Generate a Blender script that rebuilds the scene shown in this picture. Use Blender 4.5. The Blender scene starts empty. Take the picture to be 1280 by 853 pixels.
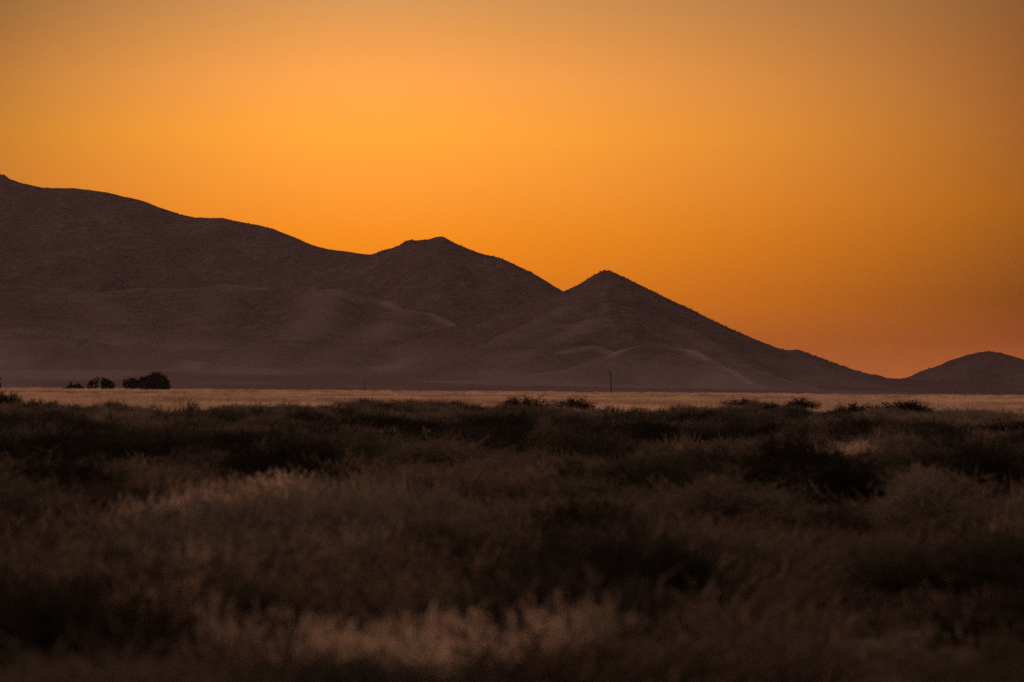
import bpy, math, random
import numpy as np
from mathutils import Matrix, Vector, Euler

random.seed(7)
rng = np.random.default_rng(11)
sc = bpy.context.scene
C = sc.collection

# ------------------------------------------------------------------ camera
FOC = 200.0
FPX = 1280 * FOC / 36.0            # focal length in pixels of the photograph
CAM_Z = 1.75
PITCH = math.atan(61.5 / FPX)
ROLL = math.radians(-0.42)
cam_d = bpy.data.cameras.new("camera")
cam = bpy.data.objects.new("camera", cam_d)
C.objects.link(cam)
cam_d.lens = FOC
cam_d.sensor_width = 36.0
cam_d.clip_start = 0.5
cam_d.clip_end = 200000
cam_d.dof.use_dof = True
cam_d.dof.focus_distance = 1100.0
cam_d.dof.aperture_fstop = 3.2
R = (Matrix.Rotation(math.pi / 2 + PITCH, 4, 'X') @ Matrix.Rotation(-ROLL, 4, 'Z'))
cam.matrix_world = Matrix.Translation((0, 0, CAM_Z)) @ R
sc.camera = cam
RM = np.array(R.to_3x3())


def ray(px, py):
    d = RM @ np.array([(px - 640) / FPX, (426.5 - py) / FPX, -1.0])
    return d / d[1]


def at(px, py, Y):
    """a point of the place seen at that bearing, Y metres out"""
    d = ray(px, py)
    return d[0] * Y, Y, CAM_Z + d[2] * Y


def on_ground(px, py):
    d = ray(px, py)
    Y = -CAM_Z / d[2]
    return d[0] * Y, Y


# ------------------------------------------------------------------ sky, sun, exposure
SUN_AZ = math.radians(-2.0)        # left of centre; the elevation clears the ridge line
SUN_EL = math.radians(2.5)
w = bpy.data.worlds.new("World")
sc.world = w
w.use_nodes = True
nt = w.node_tree
nt.nodes.clear()
L = nt.links.new


def N(t, **k):
    n = nt.nodes.new(t)
    for a, b in k.items():
        setattr(n, a, b)
    return n


def M(op, a, b=None, clamp=False):
    n = N('ShaderNodeMath', operation=op, use_clamp=clamp)
    for i, v in enumerate((a, b)):
        if v is None:
            continue
        if isinstance(v, (int, float)):
            n.inputs[i].default_value = v
        else:
            L(v, n.inputs[i])
    return n.outputs[0]


def lin(c):
    return tuple(((v / 255) / 12.92 if v <= 10 else ((v / 255 + .055) / 1.055) ** 2.4) for v in c)


def ramp(fac, stops, gain=1.0):
    n = N('ShaderNodeValToRGB')
    cr = n.color_ramp
    while len(cr.elements) < len(stops):
        cr.elements.new(0.5)
    for e, (p, c) in zip(cr.elements, stops):
        e.position = p
        e.color = tuple(v * gain for v in lin(c)) + (1,)
    L(fac, n.inputs[0])
    return n.outputs[0]


tc = N('ShaderNodeTexCoord')
sep = N('ShaderNodeSeparateXYZ')
L(tc.outputs['Generated'], sep.inputs[0])
az = M('ARCTAN2', sep.outputs[0], sep.outputs[1])
# fine ramps over the first 11 degrees above the horizon: t = z / 0.2
t = M('MULTIPLY', sep.outputs[2], 5.0, clamp=True)


def zt(py):
    return max(0.0, (488 - py) / FPX * 5)


glow_c = ramp(t, [(0.0, (140, 78, 38)), (zt(430), (174, 92, 28)), (zt(380), (214, 114, 16)), (zt(300), (236, 134, 18)), (zt(230), (246, 149, 46)),
                  (zt(170), (252, 161, 52)), (zt(100), (243, 158, 72)), (zt(50), (226, 150, 74)), (zt(0), (205, 143, 80)),
                  (0.47, (184, 138, 96)), (0.7, (174, 138, 116)), (1.0, (168, 138, 122))], 1.18)
glow_r = ramp(t, [(0.0, (176, 90, 48)), (zt(460), (164, 84, 42)), (zt(420), (138, 68, 30)), (zt(370), (128, 66, 14)),
                  (zt(250), (162, 90, 10)), (zt(150), (158, 92, 34)), (zt(0), (136, 86, 44)),
                  (0.47, (140, 100, 76)), (0.7, (150, 116, 98)), (1.0, (156, 128, 114))], 1.08)
fr = M('MULTIPLY', M('ADD', az, 0.022), 1 / 0.112, clamp=True)
fr = M('POWER', fr, 1.35)
mix = N('ShaderNodeMix', data_type='RGBA')
L(fr, mix.inputs[0]); L(glow_c, mix.inputs[6]); L(glow_r, mix.inputs[7])
# slow fall of the glow to the left of the brightest part
fl = M('MULTIPLY', M('ADD', M('MULTIPLY', az, -1.0), -0.028), 1 / 0.062, clamp=True)
fl = M('SUBTRACT', 1.0, M('MULTIPLY', M('POWER', fl, 1.4), M('MINIMUM', M('ADD', 0.26, M('MULTIPLY', t, 0.85)), 0.6)))
# wide fall-off round the compass
wide = M('SUBTRACT', M('ABSOLUTE', az), 0.12)
wide = M('MULTIPLY', wide, 1 / 1.5, clamp=True)
glow = N('ShaderNodeMix', data_type='RGBA', blend_type='MULTIPLY')
glow.inputs[0].default_value = 1.0
L(mix.outputs[2], glow.inputs[6]); L(fl, glow.inputs[7])
sky = N('ShaderNodeTexSky', sky_type='NISHITA')
sky.sun_disc = False
sky.sun_elevation = SUN_EL
sky.sun_rotation = SUN_AZ
sky.altitude = 300
sky.air_density = 1.0
sky.dust_density = 3.0
sky.ozone_density = 2.0
SKY_STRENGTH = 0.10
skm = N('ShaderNodeVectorMath', operation='MULTIPLY')
L(sky.outputs[0], skm.inputs[0])
skm.inputs[1].default_value = (SKY_STRENGTH * 1.1, SKY_STRENGTH * 0.92, SKY_STRENGTH * 0.8)
dome = ramp(sep.outputs[2], [(0.0, (176, 128, 112)), (0.12, (182, 136, 122)), (0.35, (168, 136, 126)), (1.0, (150, 132, 128))])
side = M('SUBTRACT', 1.0, M('MULTIPLY', sep.outputs[0], 0.85))     # the dusk light is stronger to the left
dm = N('ShaderNodeVectorMath', operation='SCALE')
L(dome, dm.inputs[0]); L(side, dm.inputs['Scale'])
skd = N('ShaderNodeVectorMath', operation='ADD')
L(dm.outputs[0], skd.inputs[0]); L(skm.outputs[0], skd.inputs[1])
# glow gives way to the plain dusk sky: with height (from 8 to 35 degrees) and away from the sun
hi = M('MULTIPLY', M('SUBTRACT', sep.outputs[2], 0.14), 1 / 0.45, clamp=True)
f = M('MAXIMUM', hi, wide)
f2 = N('ShaderNodeMapRange', interpolation_type='SMOOTHSTEP')
L(f, f2.inputs[0])
fin = N('ShaderNodeMix', data_type='RGBA')
L(f2.outputs[0], fin.inputs[0]); L(glow.outputs[2], fin.inputs[6]); L(skd.outputs[0], fin.inputs[7])
bg = N('ShaderNodeBackground')
bg.inputs[1].default_value = 1.0
L(fin.outputs[2], bg.inputs[0])
wo = N('ShaderNodeOutputWorld')
L(bg.outputs[0], wo.inputs[0])

sd = bpy.data.lights.new("afterglow", 'SUN')  # added soft lamp standing in for the afterglow, backlights the grass
sd.energy = 0.9
sd.angle = math.radians(12)
sd.color = (1.0, 0.55, 0.25)
afterglow = bpy.data.objects.new("afterglow", sd)
C.objects.link(afterglow)
sdir = Vector((math.sin(SUN_AZ) * math.cos(SUN_EL), math.cos(SUN_AZ) * math.cos(SUN_EL), math.sin(SUN_EL)))
afterglow.rotation_euler = sdir.to_track_quat('Z', 'Y').to_euler()
afterglow.location = (0, 0, 500)

sc.view_settings.view_transform = 'Standard'
sc.view_settings.look = 'None'
sc.view_settings.exposure = 0.0
sc.view_settings.gamma = 1.0
sc.view_settings.use_curve_mapping = False
sc.cycles.use_denoising = False
sc.cycles.max_bounces = 5
sc.cycles.diffuse_bounces = 3
sc.cycles.transmission_bounces = 2
sc.cycles.volume_bounces = 0
sc.cycles.caustics_reflective = False
sc.cycles.caustics_refractive = False


# ------------------------------------------------------------------ helpers
def tag(o, label=None, cat=None, group=None, kind=None):
    for k, v in (('label', label), ('category', cat), ('group', group), ('kind', kind)):
        if v:
            o[k] = v
    return o


def mesh_np(name, verts, faces, smooth=False, attrs=None):
    """verts (n,3), faces (m,3) or (m,4)"""
    me = bpy.data.meshes.new(name)
    verts = np.asarray(verts, dtype=np.float32)
    faces = np.asarray(faces, dtype=np.int32)
    k = faces.shape[1]
    me.vertices.add(len(verts))
    me.vertices.foreach_set('co', verts.ravel())
    me.loops.add(faces.size)
    me.loops.foreach_set('vertex_index', faces.ravel())
    me.polygons.add(len(faces))
    me.polygons.foreach_set('loop_start', np.arange(0, faces.size, k, dtype=np.int32))
    me.polygons.foreach_set('loop_total', np.full(len(faces), k, dtype=np.int32))
    if smooth:
        me.polygons.foreach_set('use_smooth', np.ones(len(faces), dtype=bool))
    me.update(calc_edges=True)
    for an, av in (attrs or {}).items():
        a = me.attributes.new(an, 'FLOAT', 'POINT')
        a.data.foreach_set('value', np.asarray(av, dtype=np.float32))
    return me


def add(name, me, mat=None, parent=None, loc=None):
    o = bpy.data.objects.new(name, me)
    if mat is not None and not me.materials:
        me.materials.append(mat)
    C.objects.link(o)
    if parent:
        o.parent = parent
    if loc is not None:
        o.location = loc
    return o


def _h(ix, iy, s):
    v = np.sin(ix * 127.1 + iy * 311.7 + s * 74.7) * 43758.5453
    return v - np.floor(v)


def vnoise(x, y, s=0):
    ix, iy = np.floor(x), np.floor(y)
    fx, fy = x - ix, y - iy
    fx = fx * fx * fx * (fx * (fx * 6 - 15) + 10)
    fy = fy * fy * fy * (fy * (fy * 6 - 15) + 10)
    a = _h(ix, iy, s); b = _h(ix + 1, iy, s); c = _h(ix, iy + 1, s); d = _h(ix + 1, iy + 1, s)
    return (a + (b - a) * fx) * (1 - fy) + (c + (d - c) * fx) * fy


def fbm(x, y, o=4, s=0):
    r, a, n = 0, 0.5, 0
    for i in range(o):
        r = r + a * vnoise(x, y, s + i * 13)
        n += a
        ca, sa = 1.6, 1.2
        x, y = ca * x - sa * y + 5.3, sa * x + ca * y + 1.7
        a *= 0.5
    return r / n


def ridged(x, y, o=3, s=0):
    r, a, n = 0, 0.5, 0
    for i in range(o):
        r = r + a * (1 - np.abs(2 * vnoise(x, y, s + i * 7) - 1))
        n += a
        x, y = x * 2.03 + 3.1, y * 2.03 + 7.7
        a *= 0.5
    return r / n


def sstep(a, b, x):
    t = np.clip((x - a) / (b - a), 0, 1)
    return t * t * (3 - 2 * t)


# ------------------------------------------------------------------ materials
def new_mat(name):
    m = bpy.data.materials.new(name)
    m.use_nodes = True
    m.node_tree.nodes.clear()
    return m


def mix_rgb(t_, a, b, fac):
    n = t_.nodes.new('ShaderNodeMix'); n.data_type = 'RGBA'
    for i, v in ((0, fac), (6, a), (7, b)):
        if isinstance(v, (int, float)):
            n.inputs[i].default_value = v
        elif isinstance(v, tuple):
            n.inputs[i].default_value = v + (1,)
        else:
            t_.links.new(v, n.inputs[i])
    return n.outputs[2]


def leaf_mat(name, c_lo, c_hi, transl=0.35, tip=None):
    """thin plant matter; 'tone' (per plant) runs from c_lo to c_hi, a little random per plant;
    tip = colour of seed heads at the top of the blades (vertex attribute 'tip')"""
    m = new_mat(name)
    T = m.node_tree
    a = T.nodes.new('ShaderNodeAttribute'); a.attribute_type = 'INSTANCER'; a.attribute_name = 'tone'
    oi = T.nodes.new('ShaderNodeObjectInfo')
    mr = T.nodes.new('ShaderNodeMath'); mr.operation = 'MULTIPLY_ADD'
    T.links.new(oi.outputs['Random'], mr.inputs[0]); mr.inputs[1].default_value = 0.3
    T.links.new(a.outputs['Fac'], mr.inputs[2])
    sb = T.nodes.new('ShaderNodeMath'); sb.operation = 'SUBTRACT'; sb.use_clamp = True
    T.links.new(mr.outputs[0], sb.inputs[0]); sb.inputs[1].default_value = 0.15
    col = mix_rgb(T, c_lo, c_hi, sb.outputs[0])
    if tip:
        at_ = T.nodes.new('ShaderNodeAttribute'); at_.attribute_name = 'tip'
        col = mix_rgb(T, col, tip, at_.outputs['Fac'])
    d = T.nodes.new('ShaderNodeBsdfDiffuse'); T.links.new(col, d.inputs[0])
    tr = T.nodes.new('ShaderNodeBsdfTranslucent'); T.links.new(col, tr.inputs[0])
    mx = T.nodes.new('ShaderNodeMixShader'); mx.inputs[0].default_value = transl
    T.links.new(d.outputs[0], mx.inputs[1]); T.links.new(tr.outputs[0], mx.inputs[2])
    o = T.nodes.new('ShaderNodeOutputMaterial'); T.links.new(mx.outputs[0], o.inputs[0])
    return m


def ground_mat(name, ca, cb, cc, s1, s2, bump=0.3, bscale=0.02, pale_attr=None, pale=None):
    m = new_mat(name)
    T = m.node_tree
    tc_ = T.nodes.new('ShaderNodeTexCoord')
    n1 = T.nodes.new('ShaderNodeTexNoise'); n1.inputs['Scale'].default_value = s1; n1.inputs['Detail'].default_value = 6
    n2 = T.nodes.new('ShaderNodeTexNoise'); n2.inputs['Scale'].default_value = s2; n2.inputs['Detail'].default_value = 5
    for n in (n1, n2):
        T.links.new(tc_.outputs['Object'], n.inputs['Vector'])
    r1 = T.nodes.new('ShaderNodeMapRange'); r1.inputs[1].default_value = 0.35; r1.inputs[2].default_value = 0.65
    r2 = T.nodes.new('ShaderNodeMapRange'); r2.inputs[1].default_value = 0.42; r2.inputs[2].default_value = 0.66
    T.links.new(n1.outputs[0], r1.inputs[0]); T.links.new(n2.outputs[0], r2.inputs[0])
    c = mix_rgb(T, ca, cb, r1.outputs[0])
    c = mix_rgb(T, c, cc, r2.outputs[0])
    if pale_attr:
        a = T.nodes.new('ShaderNodeAttribute'); a.attribute_name = pale_attr
        c = mix_rgb(T, c, pale, a.outputs['Fac'])
    b = T.nodes.new('ShaderNodeBsdfPrincipled')
    T.links.new(c, b.inputs['Base Color']); b.inputs['Roughness'].default_value = 1.0
    b.inputs['Specular IOR Level'].default_value = 0.0
    bp = T.nodes.new('ShaderNodeBump'); bp.inputs['Strength'].default_value = bump; bp.inputs['Distance'].default_value = bscale
    T.links.new(n2.outputs[0], bp.inputs['Height']); T.links.new(bp.outputs[0], b.inputs['Normal'])
    o = T.nodes.new('ShaderNodeOutputMaterial'); T.links.new(b.outputs[0], o.inputs[0])
    return m


m_soil = ground_mat('soil', (0.12, 0.085, 0.055), (0.17, 0.12, 0.075), (0.08, 0.06, 0.04), 0.05, 1.3, 0.5, 0.05, 'straw', (0.36, 0.22, 0.13))
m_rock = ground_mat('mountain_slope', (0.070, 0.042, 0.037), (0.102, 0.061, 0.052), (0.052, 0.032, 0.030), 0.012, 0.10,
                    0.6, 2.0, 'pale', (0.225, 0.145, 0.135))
m_track = ground_mat('track_dust', (0.135, 0.08, 0.07), (0.17, 0.105, 0.09), (0.10, 0.06, 0.054), 0.02, 0.4, 0.2, 0.05)
m_grass = leaf_mat('dry_grass_blade', (0.20, 0.125, 0.075), (0.72, 0.49, 0.32), 0.5)
m_brush = leaf_mat('brush_twig', (0.008, 0.006, 0.005), (0.100, 0.072, 0.048), 0.25, (0.30, 0.19, 0.12))
m_bush = leaf_mat('soft_bush_twig', (0.020, 0.016, 0.012), (0.185, 0.135, 0.092), 0.25)
m_shrub = leaf_mat('dark_shrub_twig', (0.016, 0.012, 0.009), (0.060, 0.043, 0.030), 0.2)
m_pale = leaf_mat('pale_grass_blade', (0.24, 0.165, 0.105), (0.76, 0.52, 0.345), 0.45)
m_scrub = leaf_mat('slope_scrub_twig', (0.03, 0.02, 0.016), (0.055, 0.036, 0.028), 0.1)
m_leaf = leaf_mat('tree_leaf', (0.010, 0.009, 0.007), (0.020, 0.018, 0.012), 0.2)


def plain(name, col, rough=0.9):
    m = new_mat(name)
    T = m.node_tree
    nz = T.nodes.new('ShaderNodeTexNoise'); nz.inputs['Scale'].default_value = 3.0; nz.inputs['Detail'].default_value = 5
    tc_ = T.nodes.new('ShaderNodeTexCoord'); T.links.new(tc_.outputs['Object'], nz.inputs['Vector'])
    c = mix_rgb(T, tuple(v * 0.6 for v in col), tuple(min(1, v * 1.4) for v in col), nz.outputs[0])
    b = T.nodes.new('ShaderNodeBsdfPrincipled'); T.links.new(c, b.inputs['Base Color'])
    b.inputs['Roughness'].default_value = rough
    o = T.nodes.new('ShaderNodeOutputMaterial'); T.links.new(b.outputs[0], o.inputs[0])
    return m


m_bark = plain('bark', (0.05, 0.038, 0.028))
m_pole = plain('weathered_wood', (0.022, 0.015, 0.011))
m_metal = plain('dull_metal', (0.03, 0.028, 0.028), 0.6)
m_stone = plain('dark_boulder_rock', (0.11, 0.08, 0.065))

# ------------------------------------------------------------------ ground
def ground_z(x, y):
    x = np.asarray(x, float); y = np.asarray(y, float)
    near = 0.30 * (fbm(x / 14.0, y / 22.0, 3, 3) - 0.5) * sstep(14, 40, y)
    far = 0.5 * (fbm(x / 160.0, y / 260.0, 3, 9) - 0.5) * sstep(120, 600, y) * (1 - sstep(2200, 3000, y))
    return near * (1 - sstep(400, 900, y)) + far


def ax(parts):
    out = []
    for a, b, n in parts:
        out += list(np.linspace(a, b, n, endpoint=False))
    out.append(parts[-1][1])
    return np.array(out)


def grid(xs, ys, zf):
    X, Y = np.meshgrid(xs, ys)
    Z = zf(X, Y)
    v = np.stack([X, Y, Z], -1).reshape(-1, 3)
    nx, ny = len(xs), len(ys)
    i = np.arange(nx - 1)[None, :] + nx * np.arange(ny - 1)[:, None]
    q = np.stack([i, i + 1, i + nx + 1, i + nx], -1).reshape(-1, 4)
    return v, q


gx = ax([(-60000, -3000, 8), (-3000, -300, 24), (-300, -60, 40), (-60, 60, 80), (60, 300, 40), (300, 3000, 24), (3000, 60000, 8)])
gy = ax([(-60000, -2000, 6), (-2000, -20, 12), (-20, 120, 90), (120, 500, 90), (500, 3200, 90), (3200, 12000, 12), (12000, 90000, 8)])
v, q = grid(gx, gy, ground_z)
tag(add('ground', mesh_np('ground', v, q, True, {'straw': sstep(300, 520, v[:, 1])}), m_soil), 'dry brown plain running flat to the foot of the mountains', kind='structure')

# ------------------------------------------------------------------ mountains
# skylines read off the photograph as bearings; each crest stands at its own distance (metres)
SKY_A = [(-40, 205), (0, 218.3), (6, 219.5), (12, 224), (30, 230), (52, 234.5), (75, 235.8), (94, 236), (112, 238), (130, 240.3),
         (150, 244.3), (168, 248), (184, 252), (200, 258.5), (225, 267), (245, 271.3), (262, 272.4), (280, 272.4), (300, 277.5),
         (325, 282.3), (340, 285.3), (360, 293), (385, 303.5), (410, 311.5), (440, 316.3), (462, 317.8)]
SKY_B = [(462, 318), (465, 317.6), (480, 312), (492, 309), (500, 306), (508, 300.5), (514, 298.8), (520, 300.6), (535, 300),
         (545, 297.5), (550, 296.3), (556, 297.5), (570, 304.5), (590, 312), (605, 317), (625, 322), (645, 331), (670, 344),
         (690, 356.5), (703, 363.8)]
SKY_C = [(703, 363.8), (718, 358), (728, 352.5), (738, 346), (746, 342), (752, 339.3), (758, 338.3), (763, 339), (770, 342.5),
         (785, 348.5), (800, 356), (820, 366), (840, 376.5), (860, 386), (880, 396), (900, 405), (920, 414.5), (945, 425),
         (960, 431.3), (975, 437), (987, 438.2), (997, 436.8), (1010, 441), (1022, 446), (1050, 456), (1080, 466.3),
         (1095, 470.5), (1110, 472.3)]
SKY_D = [(1110, 474), (1130, 473), (1148, 469), (1160, 461), (1180, 456), (1195, 450), (1210, 444.5), (1225, 440.8), (1238, 439.3),
         (1250, 440.5), (1265, 445), (1280, 450.5), (1320, 468), (1360, 480)]


def crest(tab, Y0, Y1, pre=(), post=()):
    n = len(tab)
    P = []
    for k, (px, py) in enumerate(tab):
        Y = Y0 + (Y1 - Y0) * k / (n - 1)
        P.append(at(px, py, Y))
    P = list(pre) + P + list(post)
    return np.array(P)


crA = crest(SKY_A, 7700, 7200)
a0, a1 = crA[0], crA[-1]
crA = np.vstack([[(-3600, 8200, 150), (-2400, 8100, 300), (-1500, 7900, 345), (-1050, 7800, 332)], crA,
                 [(a1[0] + 120, 7150, a1[2] - 25), (a1[0] + 330, 7100, a1[2] * .3), (a1[0] + 600, 7100, 0)]])
crB = crest(SKY_B, 6800, 6500)
b0, b1 = crB[0], crB[-1]
crB = np.vstack([[(b0[0] - 500, 6950, 20), (b0[0] - 160, 6900, b0[2] - 30)], crB, [(b1[0] + 90, 6450, b1[2] - 42), (b1[0] + 350, 6400, 10), (b1[0] + 600, 6400, 0)]])
crC = crest(SKY_C, 5700, 5500)
c0, c1 = crC[0], crC[-1]
crC = np.vstack([[(c0[0] - 500, 5800, 0), (c0[0] - 250, 5780, 18), (c0[0] - 90, 5750, c0[2] - 28)], crC,
                 [(c1[0] + 60, 5450, c1[2] - 4), (c1[0] + 300, 5400, 0)]])
crD = crest(SKY_D, 6100, 6300)
d0, d1 = crD[0], crD[-1]
crD = np.vstack([[(d0[0] - 300, 6000, 6), (d0[0] - 60, 6050, d0[2] - 3)], crD, [(d1[0] + 200, 6400, 6), (d1[0] + 800, 6600, 50), (d1[0] + 1600, 6800, 20), (d1[0] + 2600, 7000, 0)]])


def layer(X, Y, cr, W, p, seed, wb=1300):
    yc = np.interp(X, cr[:, 0], cr[:, 1])
    zc = np.interp(X, cr[:, 0], cr[:, 2], left=0, right=0)
    d = yc - Y
    s = np.sqrt(d * d + 22.0 ** 2) - 22.0
    warp = 90 * (fbm(X / 400, Y / 400, 2, seed + 50) - .5)
    rd = ridged((X + warp) / 230.0, Y / 1500.0, 3, seed)
    Wf = W * (0.72 + 0.5 * rd)
    t = np.where(d > 0, s / Wf, s / wb)
    z = zc * (1 - np.clip(t, 0, 1)) ** p
    g = fbm((X + warp) / 95.0, Y / 460.0, 4, seed + 3) - 0.5
    return z + g * 34 * sstep(30, 260, d) * (1 - sstep(0.6, 1.0, t)) * np.clip(zc / 150, 0, 1)


def pl(tab):
    return np.array([at(*p) for p in tab])


# spurs and foothills that stand in front of the crests: (px, py, distance)
SPURS = [
    # bench under the left massif
    (pl([(-60, 352, 6700), (64, 361, 6650), (112, 365.5, 6600), (188, 363, 6600), (240, 362, 6550), (278, 359, 6550), (330, 363, 6500), (375, 366, 6500),
         (412, 361, 6450), (450, 370, 6400), (480, 377, 6350)]), 0.42, 25),
    (pl([(480, 377, 6350), (510, 391, 6200), (536, 394, 6150), (560, 403, 6050), (588, 418, 5950), (606, 432, 5850)]), 0.5, 18),
    (pl([(412, 361, 6450), (400, 392, 6150), (374, 420, 5900), (345, 438, 5600), (318, 460, 5300), (290, 480, 4950)]), 0.34, 30),
    (pl([(510, 391, 6200), (470, 420, 5900), (440, 440, 5600), (412, 458, 5300), (378, 477, 4950)]), 0.34, 26),
    (pl([(112, 365, 6600), (150, 400, 6200), (175, 430, 5800), (200, 460, 5400)]), 0.32, 40),
    (pl([(278, 359, 6550), (262, 395, 6200), (240, 430, 5850), (215, 458, 5400), (190, 476, 5100)]), 0.30, 40),
    (pl([(-20, 375, 6500), (20, 400, 6200), (40, 425, 5600)]), 0.3, 40),
    # pale low foothill left
    (pl([(-60, 440, 5300), (0, 436, 5200), (40, 428, 5150), (66, 426, 5100), (100, 437, 5050), (135, 452, 4950), (165, 468, 4850)]), 0.20, 40),
    (pl([(-40, 462, 4800), (40, 466, 4750), (80, 470, 4700), (140, 478, 4600)]), 0.08, 30),
    # flank of the cone falling left
    (pl([(738, 366, 5560), (700, 388, 5480), (655, 410, 5350), (610, 436, 5150), (560, 456, 4950), (515, 468, 4800), (480, 479, 4650)]), 0.52, 22),
    (pl([(745, 400, 5400), (700, 424, 5200), (668, 440, 5050), (625, 460, 4850), (580, 472, 4700)]), 0.30, 22),
    # spur with the pale arched crest line
    (pl([(545, 486, 4350), (590, 479, 4450), (640, 472, 4550), (690, 464, 4620), (728, 458, 4680), (745, 452, 4720), (775, 440, 4760), (800, 433.5, 4780), (820, 431, 4790),
         (840, 432.5, 4780), (862, 439, 4750), (885, 449, 4700), (905, 459, 4640), (930, 474, 4520), (958, 490, 4350)]), 0.40, 10),
    (pl([(650, 462, 4950), (690, 446, 5050), (720, 436, 5120), (742, 432, 5150), (760, 438, 5130), (775, 450, 5080)]), 0.42, 12),
    # right shoulder of the cone
    (pl([(850, 405, 5400), (885, 430, 5200), (930, 457, 5000), (975, 480, 4800)]), 0.6, 15),
    (pl([(990, 452, 5350), (1005, 466, 5250), (1030, 482, 5000)]), 0.6, 12),
    (pl([(1235, 452, 6000), (1215, 466, 5800), (1190, 485, 5500)]), 0.5, 15),
]
BARE = {0: (.34, 8), 1: (.62, 6), 2: (.36, 22), 3: (.36, 22), 4: (.2, 25), 5: (.2, 30), 7: (.34, 34), 8: (.4, 25), 9: (.24, 18), 10: (.36, 14), 11: (.8, 5), 12: (.5, 6), 13: (.2, 12)}     # bare, worn crests: strength, half width m


def spur(X, Y, P, slope, rnd):
    best = np.full(X.shape, -1e3)
    nearest = np.full(X.shape, 1e6)
    for a, b in zip(P[:-1], P[1:]):
        ab = b[:2] - a[:2]
        t_ = np.clip(((X - a[0]) * ab[0] + (Y - a[1]) * ab[1]) / (ab @ ab), 0, 1)
        dx = X - (a[0] + t_ * ab[0]); dy = Y - (a[1] + t_ * ab[1])
        dist = np.sqrt(dx * dx + dy * dy + rnd * rnd) - rnd
        z = a[2] + t_ * (b[2] - a[2]) - slope * dist * (1 - 0.35 * np.clip(dist / 400, 0, 1))
        best = np.maximum(best, z)
        nearest = np.minimum(nearest, np.hypot(dx, dy))
    return best, nearest


def smax(a, b, k):
    h = np.clip(0.5 + 0.5 * (a - b) / k, 0, 1)
    return b + (a - b) * h + k * h * (1 - h)


def terrain(X, Y):
    warp = 120 * (fbm(X / 500, Y / 500, 2, 77) - .5)
    fan = np.clip(Y - 3430 - 250 * (fbm(X / 350, Y / 900, 2, 31) - .5), 0, 1e9)
    slope = np.interp(X, [-3000, -500, -150, 100, 400, 3000], [0.013, 0.013, 0.009, 0.005, 0.002, 0.002])
    z = slope * np.minimum(fan, 4500) - 0.25
    z = z + 3.0 * (ridged(X / 90, Y / 700, 2, 5) - 0.5) * sstep(150, 1400, fan) * np.clip(slope / 0.01, 0, 1)
    z = np.where(fan > 0, z, z - 1.0)
    base = z.copy()
    bare = np.zeros(X.shape)
    Ls = [layer(X, Y, crA, 1950, 1.75, 1), layer(X, Y, crB, 1080, 1.6, 2), layer(X, Y, crC, 830, 1.5, 3), layer(X, Y, crD, 800, 1.35, 4)]
    own = np.zeros(X.shape, int)
    dcr = np.full(X.shape, 1e6)
    for cr in (crA, crB, crC, crD):
        dcr = np.minimum(dcr, np.abs(np.interp(X, cr[:, 0], cr[:, 1]) - Y))
    for k, l in enumerate(Ls):
        own = np.where(l > z, k, own)
        z = smax(z, l - 3.2 * np.exp(-l / 5.0) - .2, 3.0)
    for k, (P, sl, r) in enumerate(SPURS):
        s_, nr = spur(X, Y, P, sl, r)
        gl = ridged(X / 70 + k, Y / 160, 3, 200 + k) - .55
        s_ = s_ + gl * 17 * sstep(8, 90, nr)
        if k in BARE:
            a_, w_ = BARE[k]
            brk = 0.25 + 0.75 * sstep(.38, .6, fbm(X / 55, Y / 130, 3, 300 + k))
            bare = np.maximum(bare, a_ * np.exp(-(nr / (w_ * (.7 + .6 * brk))) ** 2) * (.35 + .65 * brk) * (s_ > z - 2.5))
        z = smax(z, s_, 6.0)
    rel = z - base
    amp = np.clip(rel / 30, 0, 1)
    z = z + amp * 9.0 * (ridged((X + .55 * Y + warp) / 95, (Y - .4 * X) / 420, 3, 401) - .55) * sstep(20, 160, dcr)
    z = z + amp * (1.0 * (fbm(X / 13, Y / 13, 3, 21) - .5) + 2.6 * (fbm((X + warp * .4) / 42, Y / 90, 3, 25) - .5))
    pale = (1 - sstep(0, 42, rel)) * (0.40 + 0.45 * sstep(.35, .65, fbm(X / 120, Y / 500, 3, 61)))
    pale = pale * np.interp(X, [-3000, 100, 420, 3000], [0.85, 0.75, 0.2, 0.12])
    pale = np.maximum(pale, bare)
    return z, pale, own


mx = ax([(-3600, -1500, 42), (-1500, -800, 70), (-800, 780, 620), (780, 1500, 60), (1500, 4200, 36)])
my = ax([(3200, 4200, 70), (4200, 5200, 120), (5200, 8000, 360), (8000, 9800, 60)])
X, Y = np.meshgrid(mx, my)
Z, PALE, OWN = terrain(X, Y)
nx, ny = len(mx), len(my)
i = np.arange(nx - 1)[None, :] + nx * np.arange(ny - 1)[:, None]
Q = np.stack([i, i + 1, i + nx + 1, i + nx], -1).reshape(-1, 4)
V = np.stack([X, Y, Z], -1).reshape(-1, 3)
# every massif is a landform of its own; they meet along their valleys
bx = at(463, 400, 6800)[0] / 6800
XY = X[:-1, :-1] / Y[:-1, :-1]
own = OWN[:-1, :-1].ravel()
yq = Y[:-1, :-1].ravel()
yvec = yq
names = [('mountain_ridge', 'long dark mountain ridge falling from the upper left of the view'),
         ('twin_peak_mountain', 'mountain with two small peaks in the middle of the range'),
         ('cone_mountain', 'pointed cone shaped mountain right of the middle with a long right slope'),
         ('hill', 'low rounded hill at the right end of the range')]
for k, (nm, lb) in enumerate(names):
    f = Q[own == k]
    used, inv = np.unique(f.ravel(), return_inverse=True)
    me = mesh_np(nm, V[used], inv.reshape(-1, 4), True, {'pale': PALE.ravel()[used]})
    tag(add(nm, me, m_rock), lb, kind='structure')


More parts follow.
